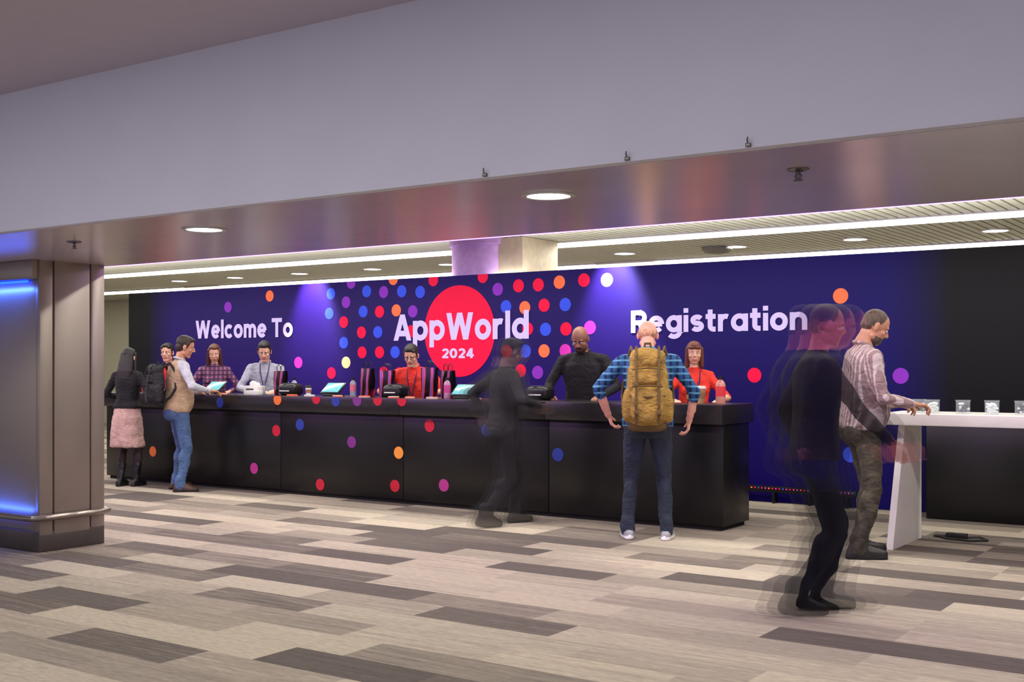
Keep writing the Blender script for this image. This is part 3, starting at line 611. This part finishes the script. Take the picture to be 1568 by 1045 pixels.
person('registration_staff',-12.35,10.02,-62,1.68,top=(190,30,40),bottom=(30,30,35),skin='light',hair='short',hairc=(30,22,20),hands=((-.2,.25,1.06),(.2,.25,1.06)),palm='down',lanyard=True,hpitch=.1)
person('registration_staff',-11.5,10.05,-45,1.67,top=plaid('plaid_mauve',(96,50,92),(150,96,120),(50,30,60),6,6),bottom=(30,30,35),skin='light',hair='long',hairc=(92,52,36),fem=True,hands=((-.2,.25,1.08),(.2,.25,1.08)),palm='down',hpitch=.3)
person('registration_staff',-10.58,10.04,-50,1.70,top=(166,166,182),bottom=(30,30,35),skin='light',hair='short',hairc=(24,18,18),hands=((-.15,.34,1.10),(.17,.32,1.10)),palm='down',hpitch=.4,lean=.06,lanyard=True)
person('registration_staff',-8.22,10.04,-65,1.66,top=red,bottom=(30,30,35),skin='light',hair='short',hairc=(34,22,20),hands=((-.28,.40,1.10),(.26,.40,1.10)),palm='down',hpitch=.35,lean=.28,glasses=True,lanyard=True,sleeve='short',w=1.1)
person('registration_staff',-6.05,10.04,-75,1.82,top=(22,18,24),bottom=(24,22,26),skin=(150,100,84),hair='bald',hairc=(70,48,40),hands=((-.26,.34,1.10),(.24,.38,1.10)),palm='down',hpitch=.5,lean=.18,w=1.15,beard=True)
person('registration_staff',-4.86,10.03,-60,1.62,top=red,bottom=(30,30,35),skin='light',hair='bob',hairc=(104,52,36),fem=True,hands=((-.2,.3,1.08),(.2,.32,1.08)),palm='down',hpitch=.05,sleeve='short',lanyard=True)
person('walking_man',-5.93,8.43,62,1.68,top=(46,44,48),bottom=(38,36,40),skin=(110,84,80),hairc=(24,20,24),hair='short',hands=((-.24,-.05,.95),(.28,.22,1.05)),lean=.06,hpitch=.35,feet=((-.09,.17,.05,0),(.1,-.22,0,.03)),drop=.04,ghost=.5,gdir=(.0,.09))
person('walking_man',-2.38,6.45,36,1.78,top=(14,12,16),bottom=(18,20,34),skin=(190,110,100),hairc=(60,36,50),hair='buzz',hands=((-.20,-.02,.92),(.22,.36,.98)),lean=.05,hpitch=.15,feet=((-.09,.07,.05,0),(.1,-.13,0,.03)),drop=.03,ghost=.34,gdir=(.0,.13),w=1.15)

# ---------------------------------------------------------------- lights
def area(nm,loc,sx,sy,P,col=(1,.97,.9),rot=(0,0,0)):
    l=D.lights.new(nm,'AREA'); l.shape='RECTANGLE'; l.size=sx; l.size_y=sy; l.energy=P; l.color=col; o=D.objects.new(nm,l); C.collection.objects.link(o); o.location=loc; o.rotation_euler=rot
def spot(nm,loc,tgt,P,ang,bl,col=(1,1,1),r=.06):
    l=D.lights.new(nm,'SPOT'); l.energy=P; l.spot_size=math.radians(ang); l.spot_blend=bl; l.color=col; l.shadow_soft_size=r; o=D.objects.new(nm,l); C.collection.objects.link(o); o.location=loc
    o.rotation_euler=(V(tgt)-V(loc)).to_track_quat('-Z','Y').to_euler()
area('strip_lamp',(-8,7.2,2.93),18,.18,300); area('strip_lamp',(-8,9.9,2.93),18,.18,230); area('strip_lamp',(-9,12.85,2.92),22,.2,200); area('strip_lamp',(-9,15.85,2.92),22,.2,200)  # first two lamps belong to the added, unseen strips above the counter
area('added_ceiling_fill',(-8,11.75,2.45),20,.1,90,(1,.96,.86),(math.radians(160),0,0))  # unseen fill without a fixture, added to brighten the back ceiling
area('purple_lamp',(-7,5.93,2.17),16,.05,75,(.6,.2,1),(math.radians(50),0,0))
area('ceiling_lamp',(-4,1.0,2.98),7,2,140,(1,.96,.98))
for X in(-11.15,-6.53): spot('wall_wash_spot',(X,11.1,2.97),(X,11.45,2.1),700,58,.8,(1,.9,.95))
for X in (-7.70,-5.33,-2.96,-.6): spot('downlight_lamp',(X,4.58,2.15),(X,4.6,0),50,110,.8,(1,.97,.93),.09)
for X,Y in((-9.5,7.9),(-6.5,7.9),(-3.2,7.9)): spot('track_spot',(X,Y-1,2.9),(X,Y,0),170,60,.9,(1,.96,.9),.08)
for z,zt in((2.0,1.3),(.28,1.0)):
    area('blue_led_lamp',(-8.65,5.17,z),1.2,.03,6 if z>1 else 3,(.05,.15,1),(math.radians(30 if z>1 else 150),0,0))
w=D.worlds.new('ambient'); scene.world=w; w.use_nodes=True; bg=w.node_tree.nodes['Background']; bg.inputs[0].default_value=(.72,.70,.84,1); bg.inputs[1].default_value=.9

# ---------------------------------------------------------------- camera
cam=D.cameras.new('camera'); co=D.objects.new('camera',cam); C.collection.objects.link(co); co.location=(0,0,1.4); co.rotation_euler=(math.pi/2,0,math.atan(1800/2604)); cam.sensor_width=36
cam.lens=1800/1568*36; cam.shift_y=37.5/1568
scene.camera=co
